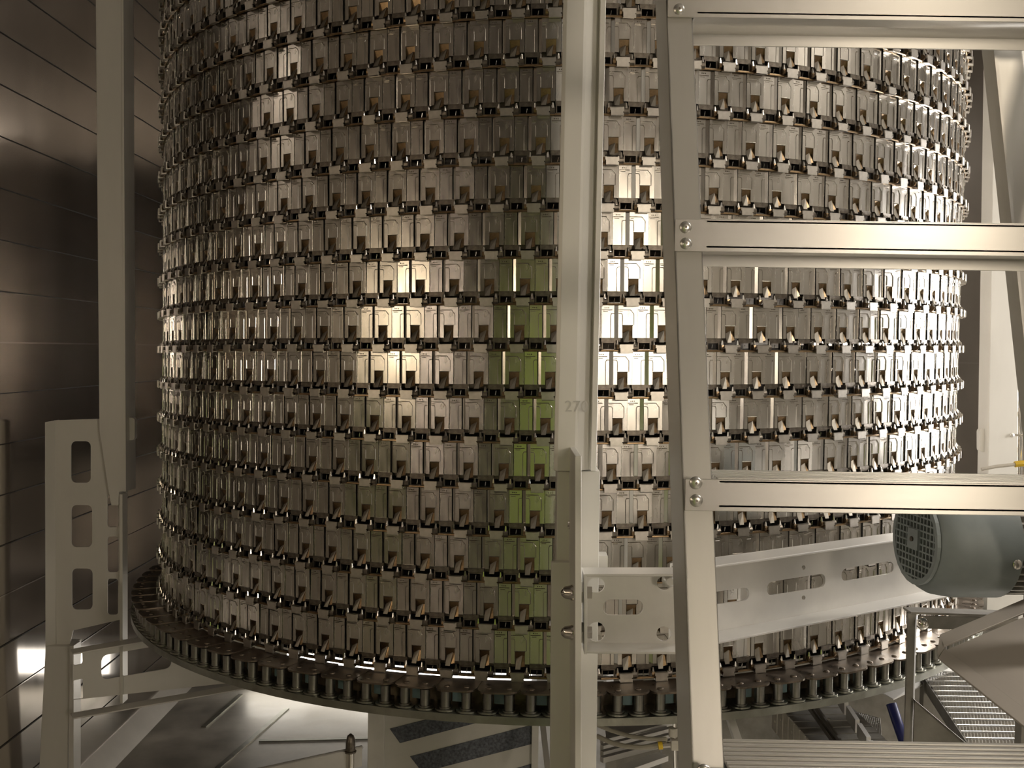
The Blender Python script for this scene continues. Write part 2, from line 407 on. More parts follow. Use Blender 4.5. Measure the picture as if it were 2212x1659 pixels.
# ------------------------------------------------------------------ support chain ring
ZP = 0.8560; RC = R + .028
chain = thing('support_chain_ring', 'oily dark roller chain ring carrying the bottom belt tier', 'drive chain', (AX.x, AX.y, ZP - .05))
NP = 90; dp = 2 * math.pi / NP
cz = ZP - .05
pw = dp * (R + .06) * .985
# chain plate with rounded outer corners
def plate_outline(w, r0, r1, rr, n=5):
    pts = [(-w / 2, -r0), (w / 2, -r0)]
    for cx, a0 in ((w / 2 - rr, 0), (-w / 2 + rr, 90)):
        for i in range(n + 1):
            a = math.radians(a0 + 90 * i / n); pts.append((cx + rr * math.cos(a), -(r1 - rr + rr * math.sin(a))))
    return pts
def plate_mesh(w, r0, r1, rr, t):
    m = MB(); q = plate_outline(w, r0, r1, rr); n = len(q)
    m.add([(x, y, 0) for x, y in q] + [(x, y, t) for x, y in q], [tuple(range(n)), tuple(range(2 * n - 1, n - 1, -1))] + [(i, (i + 1) % n, n + (i + 1) % n, n + i) for i in range(n)])
    return m
top_me = plate_mesh(pw, R + .002, R + .077, .022, .0035).mesh('chain_plate', [CHAIN])
low_me = plate_mesh(pw * .5, R + .01, R + .076, .018, .003).mesh('lower_plate', [RAIL])
m = MB(); m.lathe((0, 0, 0), (0, 0, 1), [(0, .0062), (.0014, .0058), (.0026, .0035)], 10); riv_me = m.mesh('rivet', [CHAIN], smooth=True)
m = MB(); m.lathe((0, 0, 0), (0, 0, 1), [(0, .013), (.0025, .013), (.003, .0098), (.0335, .0098)], 14); rol_me = m.mesh('roller', [ROLLM], smooth=True)
m = MB(); m.box(-.010, .010, -.003, .003, 0, .026); pad_me = m.mesh('pad', [PAD])
for i in range(NP):
    ph = i * dp + .018
    o = obj('chain_plate', top_me, chain); hz = TIER * (((ph + math.pi) % (2 * math.pi)) - math.pi) / (2 * math.pi)
    o.location = (0, 0, ZP - cz + .0005 * (i % 3) + hz)
    o.rotation_euler = (0, -.035, ph)
    for s in (-.24, .24):
        q = obj('rivet', riv_me, o); q.location = (s * pw, -(R + .053), .0034)
    for s in (-.25, .25):
        a = ph + s * dp
        q = obj('roller', rol_me, chain); q.location = ((R + .058) * math.sin(a), -(R + .058) * math.cos(a), ZP - cz - .0365 + hz)
        q = obj('lower_plate', low_me, chain); q.location = (0, 0, ZP - cz - .040 + hz); q.rotation_euler = (0, 0, a)
    a = ph
    q = obj('pad', pad_me, chain); q.location = ((R + .043) * math.sin(a), -(R + .043) * math.cos(a), ZP - cz - .028 + hz); q.rotation_euler = (0, 0, a)
def ring(r0, r1, z0, z1, n=120):
    m = MB(); vs = []; fs = []
    for j in range(n + 1):
        a = -math.pi + 2 * math.pi * j / n; hz = TIER * a / (2 * math.pi)
        for r_, z in ((r0, z0), (r1, z0), (r1, z1), (r0, z1)): vs.append((AX.x + r_ * math.sin(a), AX.y - r_ * math.cos(a), z + hz))
    for j in range(n):
        b0, b1 = 4 * j, 4 * (j + 1)
        for q in range(4): fs.append((b0 + q, b1 + q, b1 + (q + 1) % 4, b0 + (q + 1) % 4))
    fs += [(0, 1, 2, 3), (4 * n, 4 * n + 3, 4 * n + 2, 4 * n + 1)]
    m.add(vs, fs); return m
part('rail_ring', ring(R + .005, R + .078, ZP - .056, ZP - .041), RAIL, chain)
part('inner_band', ring(R + .012, R + .02, ZP - .042, ZP - .002), CHAIN, chain)  # band added behind the rollers so the gaps between them stay dark

# ------------------------------------------------------------------ guide columns
def rad(phi_deg, r, z, off=0.0):   # point at column: radius r, offset sideways (tangent)
    a = math.radians(phi_deg)
    return Vector((AX.x + r * math.sin(a) + off * math.cos(a), AX.y - r * math.cos(a) + off * math.sin(a), z))

# front column: upper hollow rail, lower T column with radial fin
zcut = at(1250, 1017, 1.69).z
pb = at(1240, 1655, 1.72)
fc = thing('guide_column', 'pale green grey steel guide column standing before the belt stack, stamped 270', 'column', (pb.x, pb.y, 0), 'guide columns around the spiral')
Ya = 1.69
def fpost(px_l, px_r, y0, y1, Ytop):   # helper giving x at two heights
    return [at(px_l[0], y0, Ytop), at(px_r[0], y0, Ytop), at(px_r[1], y1, Ytop), at(px_l[1], y1, Ytop)]
# upper rail profile (plan, in pixels at y=0 and y=1015), swept
prof = [(1217, 0.0), (1217, -.002), (1225, -.006), (1262, -.006), (1268, -.004), (1288, .014), (1294, .018), (1296, .018), (1297, .004), (1309, .004), (1309, .085), (1217, .085)]
sh = -21.0
m = MB(); n = len(prof)
def ln(x, y): return x + sh * (y / 1015.0) + (1 - (1309 - x) / 92.0) * 8 * 0
vs = [at(ln(x, -330), -330, Ya + d) for x, d in prof] + [at(ln(x, 1017), 1017, Ya + d) for x, d in prof]
for i in range(n): vs[i].z = vs[0].z
for i in range(n, 2 * n): vs[i].z = zcut
m.add(vs, [tuple(range(n)), tuple(range(2 * n - 1, n - 1, -1))] + [(i, (i + 1) % n, n + (i + 1) % n, n + i) for i in range(n)])
up_rail = part('upper_rail', m, POSTM, fc, bevel=.0012)
# engraved number
cu = bpy.data.curves.new('stamped_number', 'FONT'); cu.body = '270'; cu.size = .0265; cu.extrude = .0002
q = at(1219, 889, Ya - .0065); tx = bpy.data.objects.new('stamped_number', cu); COL.objects.link(tx)
tx.rotation_euler = (math.radians(90), 0, 0); tx.parent = fc; tx.location = q - wpos(fc); cu.materials.append(ENGR)
# lower column: front plate left, right, fin
zb_ = 0.0
def colbox(xa, xb, ytop_, Y0, Y1, name, mm, lean=-11, par=fc, bev=.001):
    a0, b0 = at(xa, ytop_, Y0), at(xb, ytop_, Y0); s_ = (1659 - ytop_) / 640.0
    a1, b1 = at(xa + lean * s_, 1659, Y0), at(xb + lean * s_, 1659, Y0)
    def ext(t, b):   # extend to the floor
        k = (0.0 - t.z) / (b.z - t.z); return t + (b - t) * k
    a1, b1 = ext(a0, a1), ext(b0, b1); m = MB(); dy = Vector((0, Y1 - Y0, 0))
    m.hexa([a1, b1, b1 + dy, a1 + dy, a0, b0, b0 + dy, a0 + dy]); return part(name, m, mm, par, bevel=bev)
colbox(1204, 1296, 1018, 1.706, 1.775, 'lower_column', POSTM, -8)
colbox(1191, 1246, 1215, 1.690, 1.706, 'cover_plate', POSTM, -4)
colbox(1242, 1256, 985, 1.545, 1.712, 'fin', POSTM, 0)
m = MB(); c = at(1238, 1133, 1.70); m.lathe(c, (0, -1, 0), [(0, .010), (.004, .010), (.008, .006)], 12); part('screw', m, SHINY, fc, True)
for py, h in ((1040, 34), (1200, 40)):
    a = at(1234, py, 1.7); m = MB(); m.box(a.x - .002, a.x + .006, 1.66, 1.706, a.z - .025, a.z + .02); part('weld_tab', m, POSTM, fc)
a = at(1297, 1225, 1.74); m = MB(); m.box(a.x - .004, a.x + .012, 1.735, 1.775, a.z - .03, a.z + .02); part('weld_tab', m, POSTM, fc)

# bracket beam: short slotted channel on the fin, then the long slotted channel
YBk = 1.60
beam = thing('slotted_channel_beam', 'satin steel channel beam with long slots bolted to the guide column', 'beam', at(1500, 1400, 1.63))
outl = [at(x, y, YBk) for x, y in ((1266, 1245), (1476, 1245), (1482, 1410), (1268, 1410))]
holes = [[at(x, y, YBk) for x, y in h] for h in (rrect(1302, 1390, 1295, 1329, 16.9, 6), rrect(1270, 1306, 1248, 1280, 15.9, 5), rrect(1270, 1307, 1344, 1386, 18, 5), rrect(1419, 1451, 1245.5, 1275, 14.7, 5), rrect(1418, 1450, 1353, 1385, 15.9, 5))]
part('bracket_web', holed(outl, holes, (0, .004, 0)), BRKT, beam)
m = MB(); a, b = at(1264, 1240, YBk - .045), at(1478, 1240, YBk - .045); dy = Vector((0, .049, 0)); m.slab(a, b, b + dy, a + dy, (0, 0, -.004)); part('bracket_flange', m, BRKT, beam, bevel=.001)
m = MB(); a, b = at(1264, 1412, YBk - .045), at(1484, 1414, YBk - .045); m.slab(a, b, b + dy, a + dy, (0, 0, .004)); part('bracket_flange', m, BRKT, beam, bevel=.001)
m = MB(); a, b = at(1261, 1240, YBk - .045), at(1262, 1414, YBk - .045); m.slab(a, b, b + dy, a + dy, (.005, 0, 0)); part('end_plate', m, BRKT, beam, bevel=.001)
for py in (1280, 1366):
    c = at(1246, py, YBk - .01)
    m = MB(); m.lathe(c + Vector((.001, 0, 0)), (-1, 0, 0), [(0, .017), (.0028, .017), (.003, .0125), (.010, .0125), (.012, .011), (.020, .0095), (.025, .005), (.0262, .001)], 12)
    part('acorn_nut', m, SHINY, beam, True)
    m = MB(); c = at(1259, py, YBk - .012); m.lathe(c, (1, 0, 0), [(-.006, .018), (-.001, .018), (0, .0105), (.014, .0105)], 6)
    m.lathe(c + Vector((-.006, 0, 0)), (1, 0, 0), [(-.003, .02), (0, .02)], 14); part('hex_bolt', m, SHINY, beam)
# long beam plane through two verticals, tangent to the stack
P0 = at(1540, 1222, 1.655); P1 = at(1930, 1163, 1.915)
dirb = Vector((P1.x - P0.x, P1.y - P0.y, 0)).normalized(); nb = Vector((dirb.y, -dirb.x, 0))
PW = P0 - nb * .045
def bp(x, y): return atp(x, y, PW, nb)
def bf(x, y): return atp(x, y, P0, nb)
inw = -nb * .004
# web in the plane PW
e0, e1 = bf(1492, 1234), bf(2080, 1140)
zt_ = P0.z; H = .131
base = Vector((P0.x, P0.y, 0)) - nb * .045
L0, L1 = (e0 - P0).dot(dirb), (P1 - P0).dot(dirb) + .42
def w2(l, z): return base + dirb * l + Vector((0, 0, z))
outl = [w2(L0, zt_), w2(L1, zt_), w2(L1, zt_ - H), w2(L0, zt_ - H)]
hl = []
for (a, b, c, d) in (((1500, 1285), (1618, 1268), (1618, 1296), (1500, 1313)), ((1657, 1258), (1783, 1238), (1783, 1268), (1657, 1288)), ((1818, 1229), (1930, 1211), (1930, 1238), (1818, 1257))):
    hl.append([bp(*q) for q in skewed(a, b, c, d, .48, 6)])
for x, y in ((1736, 1226), (1736, 1291)):
    hl.append([bp(x + 4 * math.cos(t), y + 5 * math.sin(t)) for t in [2 * math.pi * i / 8 for i in range(8)]])
part('web', holed(outl, hl, inw), BRKT, beam)
for z, t in ((zt_, -.004), (zt_ - H, .004)):
    m = MB(); m.slab(w2(L0, z), w2(L1, z), w2(L1, z) + nb * .047, w2(L0, z) + nb * .047, (0, 0, t)); part('flange', m, BRKT, beam, bevel=.001)
m = MB(); a = at(1448, 1243, YBk - .04); m.lathe(a + Vector((0, .03, -.01)), (0, -1, 0), [(0, .008), (.02, .012), (.03, .006)], 8); part('weld_bead', m, BRKT, beam, True)

# left column (seen from its side)
YL = 3.05
lb = at(215, 1300, YL)
lc = thing('guide_column', 'pale guide column beside the polished wall with a windowed fin plate', 'column', (lb.x, lb.y, 0), 'guide columns around the spiral')
pts = [(206, -40), (262, -40), (268, 1062), (257, 1063), (256, 1092), (240, 1092), (234, 1062), (214, 930)]
m = holed([at(x, y, YL - .035) for x, y in pts], [], (0, .07, 0)); part('upper_rail', m, POSTM, lc, bevel=.002)
m = MB(); m.slab(at(262, -40, YL - .04), at(266.5, -40, YL - .04), at(272, 1062, YL - .04), at(267, 1062, YL - .04), (0, .08, 0)); part('rail_lip', m, POSTM, lc)
m = holed([at(x, y, YL - .01) for x, y in rrect(272, 291, 902, 951, 7)], [], (0, .02, 0)); part('guide_pad', m, POSTM, lc, bevel=.002)
m = MB(); m.slab(at(274, 951, YL), at(279, 951, YL), at(281, 1010, YL), at(276, 1010, YL), (0, .01, 0)); part('pad_stem', m, DARKM, lc)
outl = [at(x, y, YL) for x, y in ((117, 908), (262, 903), (262, 1338), (158, 1362), (150, 1395), (122, 1420))]
holes = [rrect(153, 196, 953, 1043, 11), rrect(154, 199, 1091, 1182, 11), rrect(155, 200, 1228, 1317, 11), rrect(232, 256, 1068, 1139, 6), rrect(232, 256, 1159, 1236, 6), rrect(232, 255, 1250, 1328, 6)]
part('fin', holed(outl, [[at(x, y, YL) for x, y in h] for h in holes], (0, .004, 0)), POSTM, lc)
m = MB(); m.slab(at(97, 912, YL - .02), at(119, 908, YL), at(121, 1400, YL), at(98, 1400, YL - .02), (0, .03, 0)); part('fin_flange', m, POSTM, lc, bevel=.001)
# dark foot channel
m = MB(); a, b = at(98, 1396, YL - .022), at(152, 1396, YL - .022)
m.hexa([(a.x - .03, YL - .022, 0), (b.x - .012, YL - .022, 0), (b.x - .012, YL + .05, 0), (a.x - .03, YL + .05, 0), a, b, b + Vector((0, .08, 0)), a + Vector((0, .08, 0))]); part('foot', m, POSTM, lc, bevel=.002)
m = MB(); a = at(150, 1545, YL - .05); b = at(160, 1395, YL - .05); m.slab(at(150, 1395, YL - .05), at(159, 1395, YL - .05), at(159, 1800, YL - .05), at(148, 1800, YL - .05), (0, .05, 0)); part('foot_lip', m, BRKT, lc)
# front edge of the second fin (thin, edge on)
m = MB(); m.slab(at(258, 1068, YL - .05), at(264.5, 1068, YL - .05), at(265, 1520, YL - .06), at(259, 1520, YL - .06), (0, .04, 0)); part('edge_plate', m, POSTM, lc)
# slotted arm running in under the ring
aL, aR = 2.92, 3.22
def ap(x, y):
    t = (x - 150) / 410.0; return at(x, y, aL + (aR - aL) * t)
arm = thing('slotted_support_arm', 'grey slotted steel arm running from the wall column under the chain ring', 'beam', ap(300, 1520))
pa, pb2, pc = ap(155, 1400), ap(560, 1330), ap(155, 1545)
nrm = (pb2 - pa).cross(pc - pa).normalized()
def apl(x, y): return atp(x, y, pa, nrm)
outl = [apl(x, y) for x, y in ((157, 1402), (620, 1322), (620, 1462), (157, 1512))]
holes = [skewed((219, 1416), (370, 1390), (371, 1443), (219, 1469), .3), skewed((158.5, 1407), (178, 1404), (179, 1434), (158.5, 1438), .3), skewed((158.5, 1470), (179, 1466), (180, 1512 - 3), (158.5, 1511), .15)]
sgn = 1 if nrm.y > 0 else -1
part('web', holed(outl, [[apl(x, y) for x, y in h] for h in holes], nrm * .004 * sgn), POSTM, arm)
tow = -nrm * sgn * .055
for (q0, q1) in (((152, 1402), (620, 1322)), ((152, 1540), (640, 1456))):
    m = MB(); a, b = apl(*q0), apl(*q1); m.slab(a, b, b + tow * .9, a + tow * .9, (0, 0, -.004)); part('flange', m, POSTM, arm, bevel=.001)
# short stay behind
m = MB(); m.slab(at(300, 1335, 3.3), at(308, 1335, 3.3), at(308, 1400, 3.3), at(300, 1400, 3.3), (0, .02, 0)); part('stay', m, POSTM, arm)

# right column
YR = 3.05
rb = at(2170, 1000, YR)
rc = thing('guide_column', 'pale guide column seen between the ladder legs at the dark wall', 'column', (rb.x, rb.y, 0), 'guide columns around the spiral')
m = holed([at(x, y, YR - .035) for x, y in ((2151, -60), (2226, -60), (2212, 1030), (2134, 1030))], [], (0, .07, 0)); part('upper_rail', m, POSTM, rc, bevel=.002)
m = holed([at(x, y, YR - .01) for x, y in rrect(2116, 2136, 926, 976, 7)], [], (0, .02, 0)); part('guide_pad', m, POSTM, rc, bevel=.002)
m = MB(); a, b = at(2134, 1030, YR), at(2212, 1030, YR); m.box(a.x, b.x, YR - .02, YR + .05, 0, a.z); part('lower_column', m, POSTM, rc)
for x, y in ((2168, 411), (2174, 440), (2186, 940)):
    m = MB(); m.lathe(at(x, y, YR - .034), (0, -1, 0), [(0, .007), (.003, .006), (.005, .002)], 10); part('bolt_head', m, BRKT, rc, True)
# conduit with ties, and its cable
cd = thing('conduit_pipe', 'slim bright conduit pipe with clamp ties beside the ladder leg', 'pipe', at(2205, 1010, 2.4))
m = MB(); m.cyl(at(2207, 600, 2.4), at(2205, 1150, 2.4), .008, 12); part('pipe', m, SHINY, cd, True)
for y in (681, 767, 940):
    m = MB(); m.cyl(at(2206, y - 2, 2.4), at(2206, y + 2, 2.4), .014, 12); part('tie', m, PALE, cd, True)
pts = [at(2120, 1014, 2.3), at(2150, 1008, 2.3), at(2185, 1004, 2.3), at(2230, 1000, 2.3)]
m = MB(); m.tube(pts, .004); cb = part('cable', m, PALE, None, True); tag(cb, 'thin pale cable with a yellow sleeve above the ladder tread', 'cable')
m = MB(); m.tube([at(2192, 1003, 2.3), at(2230, 999, 2.3)], .007); q = part('yellow_sleeve', m, YELLOW, cb, True)

# ------------------------------------------------------------------ ladder
LP = Vector((0, 1.14, 1.5)); LN = Vector((0, 1, -.3)).normalized()
def lp(x, y): return atp(x, y, LP, LN)
ld = thing('step_ladder', 'aluminium step ladder with wide flat treads standing before the belt stack', 'ladder', (0.42, .70, 0))
back = Vector((0, .085, 0))
def lext(x0, y0, x1, y1, z):
    a, b = lp(x0, y0), lp(x1, y1); k = (z - a.z) / (b.z - a.z); return a + (b - a) * k
def stile(x_off=0):
    o_ = Vector((x_off, 0, 0)); ZT, ZB = 2.35, 0.0
    A0, A1 = lext(1440, 40, 1494, 1640, ZT) + o_, lext(1440, 40, 1494, 1640, ZB) + o_
    B0, B1 = lext(1496, 40, 1564, 1640, ZT) + o_, lext(1496, 40, 1564, 1640, ZB) + o_
    m = MB()
    t = Vector((0, .003, 0)); e = Vector((.003, 0, 0))
    m.hexa([A1, B1, B1 + t, A1 + t, A0, B0, B0 + t, A0 + t])
    m.hexa([A1, A1 + e, A1 + e + back, A1 + back, A0, A0 + e, A0 + e + back, A0 + back])
    m.hexa([A1 + back, B1 + back, B1 + back + t, A1 + back + t, A0 + back, B0 + back, B0 + back + t, A0 + back + t])
    m.hexa([B1 - e * .7, B1, B1 + t * 4, B1 - e * .7 + t * 4, B0 - e * .7, B0, B0 + t * 4, B0 - e * .7 + t * 4])
    return part('stile', m, ALUS, ld, bevel=.0008)
stile(0); stile(.535)
def tread(xl, yt, yb, riv):
    a = lp(xl, yb); zt = lp(xl, yt).z; zb = a.z
    x0, x1 = a.x, a.x + .535 + .035
    y0 = a.y - .0035
    tr = part('tread', (lambda m: (m.box(x0, x1, y0, y0 + .003, zb, zt), m.box(x0 + .036, x1 - .036, y0, y0 + .082, zb + .004, zb + .007), m.box(x0 + .036, x1 - .036, y0 + .080, y0 + .083, zb - .010, zt), m.box(x0 + .036, x1 - .036, y0, y0 + .083, zt - .004, zt - .001), m)[-1])(MB()), ALU, ld, bevel=.0006)
    for k in range(7):
        m = MB(); yy = y0 + .004 + k * .0118; m.box(x0 + .036, x1 - .036, yy, yy + .0055, zt - .001, zt + .0012); part('tread_rib', m, ALU, tr)
    m = MB(); m.box(x0 + .036, x1 - .036, y0 + .079, y0 + .08, zb + .0095, zb + .0105); part('tread_rib', m, ALU, tr)
    for (rx, ry) in riv:
        c = atp(rx, ry, Vector((0, y0, 0)), Vector((0, 1, 0)))
        m = MB(); m.lathe(c, (0, -1, 0), [(0, .0070), (.0012, .0068), (.0028, .0052), (.0034, .0022)], 20)
        m2 = part('rivet', m, RIVET, tr, True)
        m = MB(); m.lathe(c + Vector((0, -.0033, 0)), (0, -1, 0), [(0, .0014), (.0004, .0014)], 10); part('rivet_hole', m, DARKM, tr)
tread(1441, -30, 38, ((1467, 20),))
tread(1456, 476, 543, ((1481, 491), (1482, 526)))
tread(1478, 1031, 1102, ((1503, 1043), (1504, 1081)))
t4 = lp(1497, 1650); tread(1497, 1652, 1727, ((1520, 1665),))
# rear leg and its plate (leans back, far side)
def rl(x, y, Y): return at(x, y, Y)
m = MB()
q = [rl(2137, 45, 1.38), rl(2202, 45, 1.38), rl(2262, 640, 1.445), rl(2199, 640, 1.445)]
d_ = (q[3] - q[0]); k = (0.0 - q[0].z) / d_.z
q2, q3 = q[1] + (q[2] - q[1]) * k, q[0] + d_ * k
m.hexa([q3, q2, q2 + Vector((0, .03, 0)), q3 + Vector((0, .03, 0)), q[0], q[1], q[1] + Vector((0, .03, 0)), q[0] + Vector((0, .03, 0))])
rleg = part('rear_leg', m, ALUS, ld, bevel=.001)
m = MB(); e = Vector((.004, 0, 0)); s4 = Vector((0, -.012, 0))
m.hexa([q3 - e, q3, q3 + s4, q3 - e + s4, q[0] - e, q[0], q[0] + s4, q[0] - e + s4]); part('leg_lip', m, ALU, rleg)
for x, y in ((2168, 57), (2170, 88)):
    m = MB(); m.lathe(rl(x, y, 1.379), (0, -1, 0), [(0, .006), (.002, .0055), (.003, .002)], 14); part('rivet', m, RIVET, rleg, True)

# ------------------------------------------------------------------ motor
mc = at(1982, 1164, 1.68); md = Vector((1, .10, -.015)).normalized(); mr = .094
mo = thing('electric_motor', 'blue grey electric motor with a square mesh fan cover and cooling fins', 'motor', mc)
m = MB()
prof = [(.048, .002), (.048, .066), (.0, .068), (.0, .070), (.002, .077), (.008, .083), (.020, .0895), (.040, .093), (.05, mr), (.052, mr + .0006), (.128, mr + .0006), (.1285, mr - .004)]
m.lathe(mc, md, prof[:], 48); 
part('fan_cover', m, MOTOR, mo, True)
# grille: cells cut as dark recesses between bars (real bars over a dark disc)
side = Vector((md.y, -md.x, 0)).normalized(); upv = side.cross(md); upv = upv if upv.z > 0 else -upv
m = MB(); g = .0112; nn = 6
for i in range(-nn, nn + 1):
    o_ = (i + .5) * g
    if abs(o_) < .067:
        h = math.sqrt(.068 ** 2 - o_ * o_)
        m.bar(mc - md * .0035 + side * o_ - upv * h, mc - md * .0035 + side * o_ + upv * h, .0027, .004, side)
        m.bar(mc - md * .0035 + upv * o_ - side * h, mc - md * .0035 + upv * o_ + side * h, .0027, .004, upv)
part('grille', m, MOTOR, mo)
m = MB(); m.bar(mc - md * .0062 - upv * .017, mc - md * .0062 + upv * .017, .034, .006, side); part('hub_plate', m, MOTOR, mo); m = MB()
for k in range(24):
    a0, a1 = 2 * math.pi * k / 24, 2 * math.pi * (k + 1) / 24
    A = [mc - md * .0058 + (side * math.cos(a) + upv * math.sin(a)) * r_ for r_, a in ((.0665, a0), (.0755, a0), (.0755, a1), (.0665, a1))]
    m.slab(*A, md * .006)
part('grille_rim', m, MOTOR, mo)
m = MB(); m.cyl(mc - md * .0075, mc - md * .012, .0042, 10); part('hub_screw', m, DARKM, mo)
m = MB(); b0 = mc + md * .122
m.cyl(b0, b0 + md * .26, .070, 32); part('stator_body', m, MOTORF, mo, True)
for k in range(40):
    a = 2 * math.pi * k / 40; d1 = side * math.cos(a) + upv * math.sin(a); m = MB()
    m.bar(b0 + d1 * .0795 + md * .0, b0 + d1 * .0795 + md * .25, .0032, .021, md.cross(d1)); part('fin', m, MOTORF, mo)
m = MB(); c = mc + md * .118 + side * .088 * .995 - upv * .022; m.lathe(c - side * .0, side, [(0, .008), (.006, .008), (.008, .005)], 10); part('screw', m, SHINY, mo, True)
m = MB(); b1 = mc + md * .40; m.box(b1.x, b1.x + .30, b1.y - .09, b1.y + .09, b1.z - .11, b1.z + .1); part('gear_housing', m, MOTORF, mo, bevel=.01)
m = MB(); m.box(b1.x + .19, b1.x + .29, b1.y - .05, b1.y + .05, 0, b1.z - .1); part('pedestal', m, DUSTY, mo)

# ------------------------------------------------------------------ right lower machinery
# steel frame stand
YS = 1.72
fs_ = thing('angle_steel_stand', 'dark angle steel stand with a top bar and sloping brace', 'stand', (at(1980, 1600, YS).x, YS, 0))
a = at(1962, 1325, YS); b = at(1978, 1325, YS); c = at(1996, 1338, YS)
m = MB(); m.hexa([(a.x, YS, 0), (b.x, YS, 0), (b.x, YS + .005, 0), (a.x, YS + .005, 0), a, b, b + Vector((0, .005, 0)), a + Vector((0, .005, 0))]); part('upright', m, DUSTY, fs_)
m = MB(); m.hexa([(b.x, YS, 0), (c.x, YS + .03, 0), (c.x, YS + .034, 0), (b.x, YS + .004, 0), b, c + Vector((0, .03, 0)), c + Vector((0, .034, 0)), b + Vector((0, .004, 0))]); part('upright_side', m, DUSTY, fs_)
m = MB(); a, b = at(1968, 1322, YS - .0), at(2200, 1330, YS + .0); m.slab(a, b, b + Vector((0, .035, 0)), a + Vector((0, .035, 0)), (0, 0, -.004)); part('top_bar', m, DUSTY, fs_)
m = MB(); a, b = at(1985, 1330, YS + .002), at(2200, 1336, YS + .002); m.slab(a, b, b + Vector((0, 0, -.022)), a + Vector((0, 0, -.022)), (0, .004, 0)); part('bar_web', m, DUSTY, fs_)
m = MB(); m.lathe(at(1988, 1345, YS - .002), (.6, -.8, 0), [(0, .011), (.006, .011), (.010, .009), (.014, .004)], 12); part('acorn_nut', m, SHINY, fs_, True)
m = MB(); a, b = at(1976, 1512, YS - .01), at(2110, 1625, YS - .08); m.slab(a, b, b + Vector((0, .04, 0)), a + Vector((0, .04, 0)), (0, 0, -.004)); part('brace', m, DUSTY, fs_)
m = MB(); m.slab(a, b, b + Vector((0, 0, -.10)), a + Vector((0, 0, -.10)), (0, .004, 0)); part('brace_web', m, DUSTY, fs_)
# folded tray
tp = [at(2040, 1403, 1.58), at(2420, 1245, 1.66), at(2420, 1690, 1.36)]
tn = (tp[1] - tp[0]).cross(tp[2] - tp[0]).normalized(); tn = tn if tn.y < 0 else -tn
def tq(x, y, l=0): return atp(x, y, tp[0], tn) + tn * l
ty = thing('folded_steel_tray', 'folded satin steel tray panel tilted below the motor', 'panel', tp[2])
def ty_(x, y0, y1): return y0 + (y1 - y0) * (x - 2040) / 380.0
XE = 2236
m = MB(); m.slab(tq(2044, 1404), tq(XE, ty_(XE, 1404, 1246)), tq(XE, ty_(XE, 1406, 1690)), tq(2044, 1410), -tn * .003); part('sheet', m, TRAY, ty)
u_ = tn * .03
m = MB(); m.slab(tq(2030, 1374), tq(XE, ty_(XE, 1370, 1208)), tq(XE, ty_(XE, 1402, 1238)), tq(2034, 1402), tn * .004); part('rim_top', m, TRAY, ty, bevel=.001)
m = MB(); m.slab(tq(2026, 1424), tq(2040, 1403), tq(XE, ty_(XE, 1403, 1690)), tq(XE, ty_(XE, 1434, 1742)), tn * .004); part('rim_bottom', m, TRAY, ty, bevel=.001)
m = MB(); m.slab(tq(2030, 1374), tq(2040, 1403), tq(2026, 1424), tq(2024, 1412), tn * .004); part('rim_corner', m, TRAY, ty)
s0 = tq(2225, 1480, -.004); m = MB(); m.box(s0.x - .01, s0.x + .01, s0.y, s0.y + .02, 0, s0.z); part('support', m, DUSTY, ty)
# wire mesh belt
mesh_z = .72
wm = thing('wire_mesh_belt', 'open wire mesh infeed belt with straight cross rods below the tray', 'conveyor belt', atz(2150, 1600, mesh_z))
A, B, C_, D_ = atz(2003, 1450, .70), atz(2236, 1450, .70), atz(2236, 1690, .70), atz(2158, 1690, .70)
A = atz(1990, 1450, .70); B = A + Vector((.42, 0, 0)); D_ = atz(2150, 1690, .70); C_ = D_ + Vector((.42, 0, 0))
B.x = min(B.x, A.x + .30)
C_.x = min(C_.x, D_.x + .30)
nrod = 18
m = MB()
for j in range(nrod + 1):
    t = j / nrod; p, q = A.lerp(D_, t), B.lerp(C_, t); m2 = MB(); m2.cyl(p, q, .0014, 6); part('cross_rod', m2, WIRE, wm)
nw = 42
for i in range(nw + 1):
    t = i / nw; pts = []
    for j in range(nrod * 2 + 1):
        s_ = j / (nrod * 2); p = A.lerp(D_, s_).lerp(B.lerp(C_, s_), t + (.25 / nw if (j // 1) % 2 else -.25 / nw)); pts.append(p + Vector((0, 0, .0025 if j % 2 else -.002)))
    m.tube(pts, .0011, 4)
o = part('wire_mesh', m, WIRE, wm); o['kind'] = 'stuff'
m = MB(); m.slab(A, D_, D_ + Vector((0, 0, -.03)), A + Vector((0, 0, -.03)), (-.004, 0, 0)); part('side_rail', m, DUSTY, wm)
m = MB(); m.slab(atz(1890, 1486, .69), atz(2040, 1432, .71), atz(2060, 1446, .70), atz(1930, 1510, .68), (0, 0, -.003)); part('slide_plate', m, BRKT, wm)
for p in (A.lerp(D_, .1), A.lerp(D_, .85), B.lerp(C_, .9)):
    m = MB(); m.box(p.x - .012, p.x + .012, p.y - .012, p.y + .012, 0, p.z - .005); part('leg', m, DUSTY, wm)

